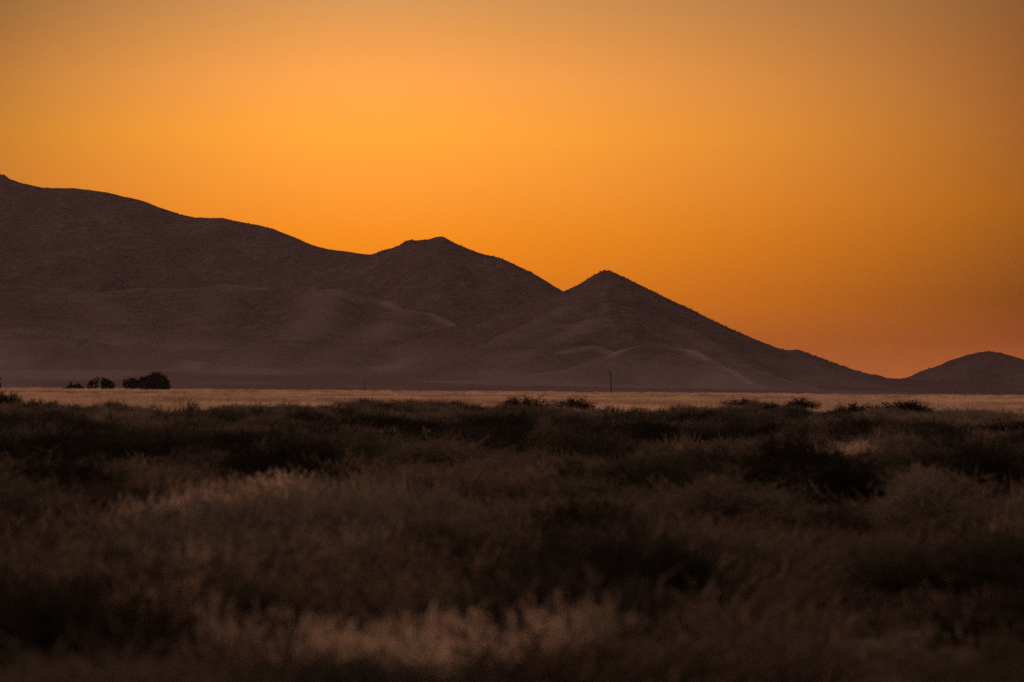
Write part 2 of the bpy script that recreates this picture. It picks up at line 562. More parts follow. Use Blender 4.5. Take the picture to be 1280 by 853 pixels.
def terrain_at(x, y):
    """height of the built mesh (bilinear)"""
    x = np.asarray(x, float); y = np.asarray(y, float)
    ix = np.clip(np.searchsorted(mx, x) - 1, 0, nx - 2); iy = np.clip(np.searchsorted(my, y) - 1, 0, ny - 2)
    fx = (x - mx[ix]) / (mx[ix + 1] - mx[ix]); fy = (y - my[iy]) / (my[iy + 1] - my[iy])
    return (Z[iy, ix] * (1 - fx) + Z[iy, ix + 1] * fx) * (1 - fy) + (Z[iy + 1, ix] * (1 - fx) + Z[iy + 1, ix + 1] * fx) * fy


# ------------------------------------------------------------------ scatter (geometry nodes) for what nobody could count
def scatter(name, src_meshes, mat, pts, rot, scl, idx, tone, label):
    col = bpy.data.collections.new(name + '_source')
    for k, me in enumerate(src_meshes):
        if not me.materials:
            me.materials.append(mat)
        o = bpy.data.objects.new('%s_clump_%02d' % (name, k), me)
        col.objects.link(o)
    me = bpy.data.meshes.new(name)
    me.vertices.add(len(pts))
    me.vertices.foreach_set('co', np.asarray(pts, np.float32).ravel())
    for an, typ, arr in (('rot', 'FLOAT_VECTOR', rot), ('scl', 'FLOAT_VECTOR', scl)):
        a = me.attributes.new(an, typ, 'POINT')
        a.data.foreach_set('vector', np.asarray(arr, np.float32).ravel())
    a = me.attributes.new('pick', 'INT', 'POINT'); a.data.foreach_set('value', np.asarray(idx, np.int32))
    a = me.attributes.new('tone', 'FLOAT', 'POINT'); a.data.foreach_set('value', np.asarray(tone, np.float32))
    me.update()
    o = bpy.data.objects.new(name, me)
    C.objects.link(o)
    me.materials.append(mat)
    g = bpy.data.node_groups.new(name, 'GeometryNodeTree')
    g.interface.new_socket('Geometry', in_out='INPUT', socket_type='NodeSocketGeometry')
    g.interface.new_socket('Geometry', in_out='OUTPUT', socket_type='NodeSocketGeometry')
    gi = g.nodes.new('NodeGroupInput'); go = g.nodes.new('NodeGroupOutput')
    ip = g.nodes.new('GeometryNodeInstanceOnPoints')
    ci = g.nodes.new('GeometryNodeCollectionInfo')
    ci.inputs['Collection'].default_value = col
    ci.inputs['Separate Children'].default_value = True
    ci.inputs['Reset Children'].default_value = True
    ip.inputs['Pick Instance'].default_value = True

    def attr(nm, dt):
        n = g.nodes.new('GeometryNodeInputNamedAttribute'); n.data_type = dt
        n.inputs['Name'].default_value = nm
        return next(s for s in n.outputs if s.enabled and s.name == 'Attribute')
    g.links.new(gi.outputs[0], ip.inputs['Points'])
    g.links.new(ci.outputs[0], ip.inputs['Instance'])
    g.links.new(attr('pick', 'INT'), ip.inputs['Instance Index'])
    e2r = g.nodes.new('FunctionNodeEulerToRotation')
    g.links.new(attr('rot', 'FLOAT_VECTOR'), e2r.inputs[0])
    g.links.new(e2r.outputs[0], ip.inputs['Rotation'])
    g.links.new(attr('scl', 'FLOAT_VECTOR'), ip.inputs['Scale'])
    g.links.new(ip.outputs[0], go.inputs[0])
    md = o.modifiers.new('scatter', 'NODES'); md.node_group = g
    tag(o, label, kind='stuff')
    return o


def blades(base, direc, length, width, bend, segs=2, tipw=0.15, head=0.0):
    """n tapered bent blades -> verts, tris, tip attribute"""
    n = len(base)
    direc = direc / np.linalg.norm(direc, axis=1)[:, None]
    side = np.cross(direc, np.array([0.3, 0.5, 0.2]) + rng.normal(size=(n, 3)))
    side /= np.linalg.norm(side, axis=1)[:, None] + 1e-9
    V_, F_, T_ = [], [], []
    for s in range(segs + 1):
        u = s / segs
        p = base + direc * (length * u)[:, None] + bend * (u * u)
        ww = width * (1 - u * (1 - tipw)) * 0.5
        if head and s == segs - 1:
            ww = ww * (1 + head)
        V_ += [p - side * ww[:, None], p + side * ww[:, None]]
        T_ += [np.full(n, max(0, (u - 0.55) / 0.45))] * 2
    VV = np.stack(V_, 1).reshape(-1, 3)
    TT = np.stack(T_, 1).reshape(-1)
    k = 2 * (segs + 1)
    fs = []
    for s in range(segs):
        a = 2 * s
        fs += [(a, a + 1, a + 3), (a, a + 3, a + 2)]
    fs = np.array(fs)
    FF = (fs[None] + k * np.arange(n)[:, None, None]).reshape(-1, 3)
    return VV, FF, TT


def join(parts):
    off = 0; v_, f_, t_ = [], [], []
    for a, b, c in parts:
        v_.append(a); f_.append(b + off); t_.append(c); off += len(a)
    return np.vstack(v_), np.vstack(f_), np.concatenate(t_)


def grass_clump(n, rad, h, wid, lean=0.35, head=0.0):
    a = rng.uniform(0, 2 * math.pi, n); r = rad * np.sqrt(rng.uniform(0, 1, n))
    base = np.stack([r * np.cos(a), r * np.sin(a), np.full(n, -0.03)], 1)
    d = np.stack([rng.normal(0, lean, n), rng.normal(0, lean, n), np.ones(n)], 1)
    ln = h * rng.uniform(0.5, 1.15, n)
    bend = rng.normal(0, 0.16, (n, 3)) * ln[:, None]; bend[:, 2] = -np.abs(bend[:, 2]) * 0.8
    return blades(base, d, ln, wid * rng.uniform(0.6, 1.4, n), bend, 2, 0.2, head)


def brush_clump(n, rad, h, wid, twigs=6):
    """wiry low bush: stems fan out of a crown, each with short side twigs and seed tips"""
    a = rng.uniform(0, 2 * math.pi, n); r = rad * 0.28 * np.sqrt(rng.uniform(0, 1, n))
    base = np.stack([r * np.cos(a), r * np.sin(a), np.full(n, -0.04)], 1)
    out = rng.uniform(0, 1, n) ** 0.7
    ang = a + rng.normal(0, .5, n)
    d = np.stack([np.cos(ang) * out * rad / h * 1.1, np.sin(ang) * out * rad / h * 1.1, np.ones(n) * (1.05 - 0.45 * out)], 1)
    d /= np.linalg.norm(d, axis=1)[:, None]
    ln = h * rng.uniform(0.65, 1.15, n)
    bend = rng.normal(0, 0.1, (n, 3)) * h
    parts = [blades(base, d, ln, np.full(n, wid * 1.2), bend, 2, 0.3)]
    m_ = n * twigs
    k = np.repeat(np.arange(n), twigs)
    u = rng.uniform(0.3, 1.0, m_)
    b2 = base[k] + d[k] * (ln[k] * u)[:, None] + bend[k] * (u * u)[:, None]
    d2 = d[k] * 0.8 + rng.normal(0, 0.55, (m_, 3)); d2[:, 2] += 0.25
    l2 = h * rng.uniform(0.10, 0.26, m_)
    V_, F_, T_ = blades(b2, d2, l2, wid * rng.uniform(0.8, 1.8, m_), rng.normal(0, .02, (m_, 3)), 1, 0.35)
    T_ = np.clip(np.repeat(u, 4) * 1.6 - 1.0, 0, 1) * np.repeat(rng.uniform(0, 1, m_) ** 2, 4) * 0.55
    parts.append((V_, F_, T_))
    return join(parts)


def mk(name, vft):
    return mesh_np(name, vft[0], vft[1], False, {'tip': vft[2]})


gr_near = [mk('grass_clump', grass_clump(110, 0.42, 0.46, 0.010, 0.30, 0.6)) for _ in range(6)]
gr_far = [mk('far_grass_clump', grass_clump(150, 1.6, 0.46, 0.06, 0.25)) for _ in range(5)]
br = [mk('brush_clump', brush_clump(80, 0.55, 0.60, 0.010)) for _ in range(7)]


def wedge(n, y0, y1, half=0.105, margin=6.0):
    """random points over the strip of ground in front of the camera"""
    out = []
    tot = 0
    wmax = half * y1 + margin
    while tot < n:
        y = rng.uniform(y0, y1, n); x = rng.uniform(-wmax, wmax, n)
        ok = np.abs(x) < half * y + margin
        out.append(np.stack([x[ok], y[ok]], 1)); tot += ok.sum()
    return np.vstack(out)[:n]


# far edge of the brush belt, read off the photograph along its length (column, row of the foot)
EDGE = [(-200, 521), (0, 521), (60, 528), (100, 533), (150, 525), (200, 537), (300, 528), (400, 521), (450, 518), (560, 518), (600, 530), (660, 527), (700, 535), (780, 541),
        (850, 533), (900, 526), (950, 519), (1000, 527), (1050, 534), (1100, 529), (1150, 527), (1200, 533), (1280, 541), (1500, 541)]
ed = np.array([on_ground(*p) for p in EDGE])
ed_b = ed[:, 0] / ed[:, 1]


def edge_y(x, y):
    b = x / y
    e = np.interp(b, ed_b, ed[:, 1])
    return e * (1 + 0.16 * (fbm(x / 9.0, y / 30.0, 3, 41) - .5))


# pale clumps of dry grass within the belt: column, row, radius m
PALE_SPOTS = [(203, 690, 0.4), (240, 684, 0.45), (280, 670, 0.5), (325, 658, 0.6), (380, 648, 0.6), (10, 680, 0.4), (1058, 592, 0.7), (1090, 595, 0.5),
              (155, 850, 0.1), (240, 868, 0.12), (375, 878, 0.25), (410, 890, 0.3), (460, 885, 0.25), (500, 880, 0.25), (545, 886, 0.25),
              (595, 882, 0.25), (640, 870, 0.2), (705, 868, 0.15), (812, 868, 0.08), (1088, 750, 0.02), (500, 745, 0.22), (440, 735, 0.2),
              (270, 765, 0.12), (400, 740, 0.18), (560, 905, 0.3), (440, 905, 0.2)]
ps = np.array([on_ground(p[0], p[1]) + (p[2],) for p in PALE_SPOTS])   # the first eight are the wide patches
# dark bushes, and shaded hollows painted as near-black tone, within the belt: column, row of the foot, radius m, height m
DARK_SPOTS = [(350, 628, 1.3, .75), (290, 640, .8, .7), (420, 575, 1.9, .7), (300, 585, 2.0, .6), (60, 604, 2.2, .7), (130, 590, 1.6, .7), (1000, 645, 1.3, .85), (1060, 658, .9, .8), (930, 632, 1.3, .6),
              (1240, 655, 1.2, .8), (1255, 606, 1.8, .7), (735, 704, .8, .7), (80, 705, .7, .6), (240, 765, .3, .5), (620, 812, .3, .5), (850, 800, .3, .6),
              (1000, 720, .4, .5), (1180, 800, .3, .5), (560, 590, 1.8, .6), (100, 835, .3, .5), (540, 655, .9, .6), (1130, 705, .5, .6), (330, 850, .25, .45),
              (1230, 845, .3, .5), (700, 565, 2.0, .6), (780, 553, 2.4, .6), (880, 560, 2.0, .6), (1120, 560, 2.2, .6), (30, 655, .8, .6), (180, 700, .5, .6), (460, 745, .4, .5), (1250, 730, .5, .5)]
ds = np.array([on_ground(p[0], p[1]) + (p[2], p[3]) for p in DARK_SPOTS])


SHRUBS = [  # column, row of the foot, width m, height m, label
    (8, 523, 2.3, 1.45, 'tall dark shrub cut by the left picture edge at the golden field rim'),
    (52, 527, 2.2, 1.0, 'low dark shrub next right of the one cut by the left picture edge'),
    (90, 534, 2.2, 0.85, 'blackish low shrub at the field rim, below the low tree with the thin spire'),
    (140, 524, 1.7, 0.95, 'brown dark shrub standing out against the golden grass below the two small trees'),
    (455, 519, 2.4, 1.05, 'dark shrub on the rim of the field right below the thin distant post'),
    (508, 518, 2.6, 0.95, 'wide flat shrub on the field rim below the twin peaks'),
    (572, 519, 2.4, 0.9, 'dark shrub that ends the flat run of brush before a golden dip in the middle'),
    (652, 527, 2.9, 1.25, 'bushy dark hump at the field rim, left of the rounded hump by the pole'),
    (718, 528, 2.4, 1.25, 'rounded dark hump shrub at the field rim, just left of the tall pole foot'),
    (773, 541, 2.9, 1.0, 'near black wide shrub directly below the foot of the tall pole'),
    (850, 533, 2.7, 0.95, 'brown low shrub between the pole and the long dark hump under the arched spur'),
    (928, 520, 3.2, 1.1, 'long dark humped shrub under the right end of the arched spur'),
    (1000, 523, 2.3, 1.25, 'tall bushy dark shrub at the rim below the small bump on the cone mountain slope'),
    (1068, 530, 2.8, 1.15, 'brown shrub mound between two darker shrubs below the low gap in the skyline'),
    (1132, 528, 3.6, 1.2, 'broad dark shrub at the rim below the left foot of the rounded hill'),
    (1215, 534, 2.4, 0.9, 'low brown shrub below the rounded hill, beside a pale streak of grass'),
    (722, 552, 1.9, 0.75, 'small black shrub in the brush below and left of the tall pole'),
    (345, 628, 2.2, 0.9, 'large black shrub behind the pale grass patch in the left foreground'),
    (415, 572, 2.4, 0.9, 'dark shrub deep in the brush, upper right of the pale grass patch'),
    (60, 598, 3.0, 0.85, 'wide blackish shrub in the left middle of the brush'),
    (1000, 640, 2.3, 1.05, 'large black shrub in the right middle of the brush'),
    (1050, 655, 1.6, 0.9, 'black shrub touching the large black one on its right side'),
    (1240, 652, 2.0, 0.95, 'black shrub near the right picture edge in the middle of the brush'),
    (735, 702, 1.6, 0.75, 'shadowy low shrub in the middle foreground, its outline soft'),
    (850, 795, 0.9, 0.7, 'dark blurred shrub near the bottom, right of the lone pale seed head'),
    (620, 806, 0.9, 0.6, 'dark blurred shrub behind the pale stalks at the bottom middle'),
]
rim = np.array([on_ground(p[0], p[1]) + (p[2] * .75,) for p in SHRUBS if p[1] < 545])


def near_spots(P, S, stretch=1.0):
    """0..1 closeness of the points to the nearest spot (in spot radii)"""
    m_ = np.zeros(len(P))
    for s_ in S:
        d_ = np.hypot(P[:, 0] - s_[0], (P[:, 1] - s_[1]) / stretch) / s_[2]
        m_ = np.maximum(m_, 1 - sstep(0.6, 1.25, d_))
    return m_


def rots(n, tilt=0.12):
    return np.stack([rng.normal(0, tilt, n), rng.normal(0, tilt, n), rng.uniform(0, 6.283, n)], 1)


# brush belt
P = wedge(46000, 17, 480, 0.1, 5.0)
e = edge_y(P[:, 0], P[:, 1])
pn = near_spots(P, ps, 2.5)
dn = near_spots(P, ds, 2.5)
hill = fbm(P[:, 0] / 4.5, P[:, 1] / 11.0, 3, 15)
lowt = fbm(P[:, 0] / 2.2, P[:, 1] / 5.0, 3, 19)
keep = (P[:, 1] < e) & (rng.uniform(0, 1, len(P)) > 0.92 * pn) & (rng.uniform(0, 1, len(P)) < 0.45 + 0.9 * hill) & (rng.uniform(0, 1, len(P)) > 0.35 * dn)
P = P[keep]; hill = hill[keep]; lowt = lowt[keep]
n = len(P)
s = 0.45 + 1.15 * sstep(.3, .72, hill) * rng.uniform(.7, 1.15, n)
s = s * (1 - .22 * sstep(150, 300, P[:, 1]))
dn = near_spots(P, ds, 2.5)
s = s * (1 - dn) + dn * rng.uniform(1.1, 1.55, n)
rm = near_spots(P, rim, 3.0)
s = s * (1 - rm) + rm * rng.uniform(.9, 1.45, n)
# the ground cover thins and stays low in front of the tall dark bushes
fr_ = near_spots(P + np.array([0, 7.0]), ds, 3.0) * (1 - dn)
s = s * (1 - .35 * fr_)
scl = np.stack([s * rng.uniform(.9, 1.3, n), s * rng.uniform(.9, 1.3, n), (0.22 + 0.42 * s) * rng.uniform(.7, 1.1, n)], 1)
big = fbm(P[:, 0] / 9.0, P[:, 1] / 16.0, 2, 23)
tone = np.clip(sstep(.37, .63, 0.35 * hill + .35 * lowt + .3 * big) * 1.0 + rng.normal(0, .10, n), 0, 1) * (1 - 0.85 * dn) * (1 - .6 * near_spots(P, rim, 3.0)) * (1 - .25 * sstep(150, 260, P[:, 1]))  # dn paints the shade of the hollows into the brush tone
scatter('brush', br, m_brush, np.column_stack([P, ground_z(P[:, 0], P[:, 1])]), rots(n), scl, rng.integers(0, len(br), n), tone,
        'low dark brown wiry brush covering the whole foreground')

# dry grass among the brush and over the plain behind it, and the pale tufts
P1 = wedge(15000, 17, 480, 0.1, 5.0)
P1 = P1[(P1[:, 1] > 48) & (P1[:, 1] < edge_y(P1[:, 0], P1[:, 1])) & (rng.uniform(0, 1, len(P1)) < 0.35 * sstep(.45, .62, fbm(P1[:, 0] / 3.0, P1[:, 1] / 7.0, 3, 88)))]
P3 = wedge(120000, 150, 1150, 0.098, 6.0)
e3 = edge_y(P3[:, 0], P3[:, 1])
P3 = P3[P3[:, 1] > e3 - rng.uniform(0, 14, len(P3))]
P4 = wedge(120000, 1050, 3900, 0.094, 10.0)
P4 = P4[(P4[:, 1] < 3250) | (terrain_at(P4[:, 0], np.maximum(P4[:, 1], 3251)) < 0.05)]


def tone_field(P):
    a_ = fbm(P[:, 0] / 7.0, P[:, 1] / 40.0, 3, 101)
    b_ = fbm(P[:, 0] / 45.0, P[:, 1] / 190.0, 3, 111)
    return np.clip(0.15 + 2.6 * (0.5 * a_ + 0.5 * b_ - 0.5) + 0.42 + rng.normal(0, .36, len(P)), 0, 1)


PP = np.vstack([P1, P3, P4])
n1, n3, n4 = len(P1), len(P3), len(P4)
n = len(PP)
hv = fbm(PP[:, 0] / 6, PP[:, 1] / 14, 2, 71)
s = 0.6 + 0.7 * hv
sz = s * (.5 + 1.5 * rng.uniform(0, 1, n) ** 2)
sz *= 1 + .9 * sstep(.55, .8, fbm(PP[:, 0] / 9, PP[:, 1] / 30, 2, 73)) * sstep(900, 2200, PP[:, 1])
sxy = s * rng.uniform(.9, 1.3, n)
sxy[n1:n1 + n3] *= 1.5
scl = np.stack([sxy, sxy, sz], 1)
pick = np.concatenate([rng.integers(0, 6, n1 + n3), 6 + rng.integers(0, 5, n4)])
tone = tone_field(PP)
tone[:n1] = rng.uniform(0, .35, n1)
gz = ground_z(PP[:, 0], PP[:, 1])
scatter('dry_grass', gr_near + gr_far, m_grass, np.column_stack([PP, gz]), rots(n, .06), scl, pick, tone,
        'golden dry grass over the plain between the dark brush and the mountains')

# low dark weeds scattered in drifts through the golden field
PW = wedge(9000, 330, 2600, 0.094, 6.0)
kw = (PW[:, 1] > edge_y(PW[:, 0], PW[:, 1])) & (rng.uniform(0, 1, len(PW)) < sstep(.56, .72, fbm(PW[:, 0] / 14.0, PW[:, 1] / 90.0, 3, 171)))
PW = PW[kw]; n = len(PW); s = rng.uniform(.5, 1.0, n)
scatter('field_weeds', br, m_brush, np.column_stack([PW, ground_z(PW[:, 0], PW[:, 1])]), rots(n, .1), np.stack([s * 1.5, s * 1.5, s * .85], 1),
        rng.integers(0, len(br), n), rng.uniform(.5, 1, n), 'low brown weeds in drifts through the golden field')

# scrub on the slopes, thickest near the crests
sb = [mk('scrub_clump', brush_clump(26, 0.9, 1.1, 0.16, 4)) for _ in range(4)]
xs_, ys_ = [], []
for cr, k, ua, ub in ((crA, 90, a0[0], a1[0]), (crB, 130, b0[0], b1[0]), (crC, 260, c0[0], c1[0]), (crD, 90, d0[0] + 15, d1[0])):
    u = rng.uniform(ua, ub, k)
    xs_.append(u); ys_.append(np.interp(u, cr[:, 0], cr[:, 1]) - np.abs(rng.normal(0, 26, k)) + 4)
u = rng.uniform(-800, 800, 9000); v_ = rng.uniform(4600, 7800, 9000)
kk = (rng.uniform(0, 1, 9000) < .5 * sstep(.45, .7, fbm(u / 120, v_ / 200, 3, 131))) & (terrain_at(u, v_) > 45)
xs_.append(u[kk]); ys_.append(v_[kk])
xs_ = np.concatenate(xs_); ys_ = np.concatenate(ys_)
n = len(xs_)
s = rng.uniform(.35, 1.1, n) ** 1.3
scatter('mountain_scrub', sb, m_scrub, np.column_stack([xs_, ys_, terrain_at(xs_, ys_) - .1]), rots(n), np.stack([s * 1.2, s * 1.2, s], 1),
        rng.integers(0, 4, n), rng.uniform(0, 1, n), 'sparse dark scrub dotted over the mountain slopes and crests')

# ------------------------------------------------------------------ shrubs one can tell apart


def dome_shrub(n, rad, h, wid, twigs):
    """rounded wiry shrub: stems out to an uneven dome, fine twigs over all of its outside"""
    ang = rng.uniform(0, 6.283, n); el = np.arcsin(rng.uniform(0.02, 1, n))
    k1, k2 = rng.uniform(0, 6, 2)
    lump = 0.82 + .20 * np.sin(3 * ang + k1) * np.cos(2.3 * el + k2) + rng.normal(0, .12, n)
    tip = np.stack([np.cos(ang) * np.cos(el) * rad * lump, np.sin(ang) * np.cos(el) * rad * lump, np.sin(el) * h * lump], 1)
    base = tip * np.array([.12, .12, 0]) + np.array([0, 0, -.04])
    d = tip - base; ln = np.linalg.norm(d, axis=1)
    parts = [blades(base, d, ln, np.full(n, wid * 1.3), rng.normal(0, .05, (n, 3)) * h, 2, .3)]
    m_ = n * twigs
    k = np.repeat(np.arange(n), twigs); u = rng.uniform(.45, 1.02, m_)
    b2 = base[k] + d[k] * u[:, None] + rng.normal(0, .03, (m_, 3))
    d2 = d[k] / ln[k][:, None] * .6 + rng.normal(0, .6, (m_, 3)); d2[:, 2] += .35
    V_, F_, T_ = blades(b2, d2, rng.uniform(.05, .16, m_), wid * rng.uniform(.9, 1.9, m_), rng.normal(0, .01, (m_, 3)), 1, .4)
    parts.append((V_, F_, T_ * 0))
    return join(parts)


shrub_meshes = [mk('shrub', dome_shrub(420, 0.62, 0.9, 0.008, 24)) for _ in range(4)]
spike_mesh = mk('shrub_spike', join([brush_clump(60, .28, .9, .012, 8), grass_clump(60, .15, 1.15, .016, .12)]))
for k, (px, py, wd, ht, lb) in enumerate(SHRUBS):
    x, y = on_ground(px, py)
    o = add('shrub', shrub_meshes[k % 4], m_shrub, loc=(x, y, float(ground_z(x, y)) - .03))
    o.rotation_euler = (0, 0, random.uniform(0, 6.28))
    wd *= 1.35 if py < 545 else 1.0
    o.scale = (wd / 1.24, wd / 1.24 * random.uniform(.8, 1), ht * (1.12 if py < 545 else 1.1) / 0.95)
    tag(o, lb, 'shrub', 'dark shrubs in the brush')
x, y = on_ground(228, 538)
o = add('upright_weed', spike_mesh, m_shrub, loc=(x, y, float(ground_z(x, y)) - .03))
o.scale = (1.05, 1.05, 1.35); o.rotation_euler = (0, 0.3, 0)
tag(o, 'dark upright weed leaning right at the field rim, below the broadest tree', 'weed')

# pale dry tufts that catch the light


def plume_tuft(n, rad, h):
    a = rng.uniform(0, 6.283, n); r = rad * np.sqrt(rng.uniform(0, 1, n))
    base = np.stack([r * np.cos(a), r * np.sin(a), np.full(n, -0.03)], 1)
    d = np.stack([rng.normal(.12, .26, n), rng.normal(0, .26, n), np.ones(n)], 1); d /= np.linalg.norm(d, axis=1)[:, None]
    ln = h * rng.uniform(.55, 1.1, n)
    parts = [blades(base, d, ln, np.full(n, .006), d * 0, 1, .6)]
    m_ = n * 9
    k = np.repeat(np.arange(n), 9); u = rng.uniform(.74, 1.04, m_)
    b2 = base[k] + d[k] * (ln[k] * u)[:, None]
    d2 = d[k] + rng.normal(0, .35, (m_, 3))
    parts.append(blades(b2, d2, rng.uniform(.03, .08, m_), rng.uniform(.006, .014, m_), d2 * 0, 1, .3))
    b_ = grass_clump(int(n * .8), rad, h * .6, .010, .4)
    parts.append(b_)
    return join(parts)


tuft_meshes = [mk('grass_tuft', plume_tuft(60, 0.26, 0.70)) for _ in range(4)]
TUFT_LB = ['second', 'third']
TL = ['pale dry tuft at the left end of the light grass patch in the left foreground',
      'pale dry tuft second from the left in the light grass patch',
      'pale dry tuft in the middle of the light grass patch below the large black shrub',
      'pale dry tuft fourth from the left in the light grass patch',
      'pale dry tuft at the right end of the light grass patch',
      'pale tuft cut by the left picture edge halfway down the brush',
      'small pale tuft alone in the right half of the brush, above the large black shrub',
      'faint small tuft just right of the lone pale tuft in the right half']
PP, TT = [], []
for (x, y, r) in ps:
    m_ = int(.6 + (46 if y > 58 else 4) * r * r + 3 * r)
    a = rng.uniform(0, 6.283, m_); rr = r * np.sqrt(rng.uniform(0, 1, m_)) * (1.15 if y > 58 else 1.9)
    PP.append(np.stack([x + rr * np.cos(a), y + rr * np.sin(a) * (2.2 if y > 58 else 1.2)], 1))
for k, lb in enumerate(TL):
    x, y, r = ps[k]
    o = add('grass_tuft', tuft_meshes[k % 4], m_pale, loc=(x, y, float(ground_z(x, y)) - .02))
    o.rotation_euler = (0, 0, random.uniform(0, 6.28)); q_ = random.uniform(.75, .95)
    o.scale = (q_ * 1.4, q_ * 1.4, q_)
    tag(o, lb, 'grass tuft', 'pale grass tufts in the brush')
PP = np.vstack(PP)
n = len(PP)
s = rng.uniform(.5, .95, n)
scatter('pale_grass', tuft_meshes, m_pale, np.column_stack([PP, ground_z(PP[:, 0], PP[:, 1])]), rots(n, .15), np.stack([s, s, s], 1),
        rng.integers(0, 4, n), rng.uniform(0, 1, n) ** 1.5, 'pale dry grass patches among the dark foreground brush')


# rounded bushes that merge into one mass all over the belt
PB = wedge(2700, 22, 470, 0.1, 5.0)
rb = rng.uniform(-.11, .11, 420)                 # more of them along the far rim
ry = np.interp(rb, ed_b, ed[:, 1]) * rng.uniform(.80, 1.06, 420)
PB = np.vstack([PB, np.stack([rb * ry, ry], 1)])
PB = PB[PB[:, 1] < edge_y(PB[:, 0], PB[:, 1]) * 1.0]
keep = (near_spots(PB, ps, 3.5) < .15) & ((near_spots(PB + np.array([0, 9.0]), ps[:8] * np.array([1, 1, 1.3]), 6.0) < .3))
PB = PB[keep]
n = len(PB)
bn = fbm(PB[:, 0] / 5.0, PB[:, 1] / 14.0, 3, 501)
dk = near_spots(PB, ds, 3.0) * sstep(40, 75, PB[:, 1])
s = .42 + .75 * sstep(.3, .7, bn) * rng.uniform(.5, 1.1, n)
s = np.maximum(s, dk * 1.0)
s = s * (.84 + .16 * sstep(35, 90, PB[:, 1])) * (1 - .10 * sstep(180, 300, PB[:, 1]))
tone = np.clip(.42 + 2.3 * (fbm(PB[:, 0] / 7.0, PB[:, 1] / 18.0, 3, 511) - .5) + rng.normal(0, .22, n), 0, 1) * (1 - dk)  # dk blackens the bushes to carry the shade of the hollows
soft = [mk('soft_bush', dome_shrub(420, 0.62, 0.9, 0.0065, 26)) for _ in range(5)]
wd = (.75 + .9 * s) * rng.uniform(.9, 1.4, n)
scatter('scrub_bushes', soft, m_bush, np.column_stack([PB, ground_z(PB[:, 0], PB[:, 1]) - .02]), rots(n, .1), np.stack([wd * 1.15, wd, .12 + s * .85], 1),
        rng.integers(0, 5, n), tone, 'soft brown and blackish rounded bushes merging into one mass across the foreground')

# ------------------------------------------------------------------ trees
def tube(path, radii, sides=7):
    path = np.asarray(path, float); vs, fs = [], []
    for k, p in enumerate(path):
        d_ = path[min(k + 1, len(path) - 1)] - path[max(k - 1, 0)]
        d_ /= np.linalg.norm(d_)
        u_ = np.cross(d_, [0.31, 0.95, 0.05]); u_ /= np.linalg.norm(u_); w_ = np.cross(d_, u_)
        for j in range(sides):
            a_ = 2 * math.pi * j / sides
            vs.append(p + radii[k] * (math.cos(a_) * u_ + math.sin(a_) * w_))
    for k in range(len(path) - 1):
        for j in range(sides):
            a_, b_ = k * sides + j, k * sides + (j + 1) % sides
            fs.append((a_, b_, b_ + sides, a_ + sides))
    vs.append(path[-1]); top = len(vs) - 1
    e_ = (len(path) - 1) * sides
    for j in range(0, sides):
        fs.append((e_ + j, e_ + (j + 1) % sides, top, top))
    fs = [f for f in fs]
    return np.array(vs), fs


def poly_mesh(name, pieces):
    me = bpy.data.meshes.new(name); vs, fs = [], []
    for a_, b_ in pieces:
        off = len(vs); vs += [tuple(p) for p in a_]
        fs += [tuple(dict.fromkeys(i_ + off for i_ in f_)) for f_ in b_]
    me.from_pydata(vs, [], fs); me.update()
    return me


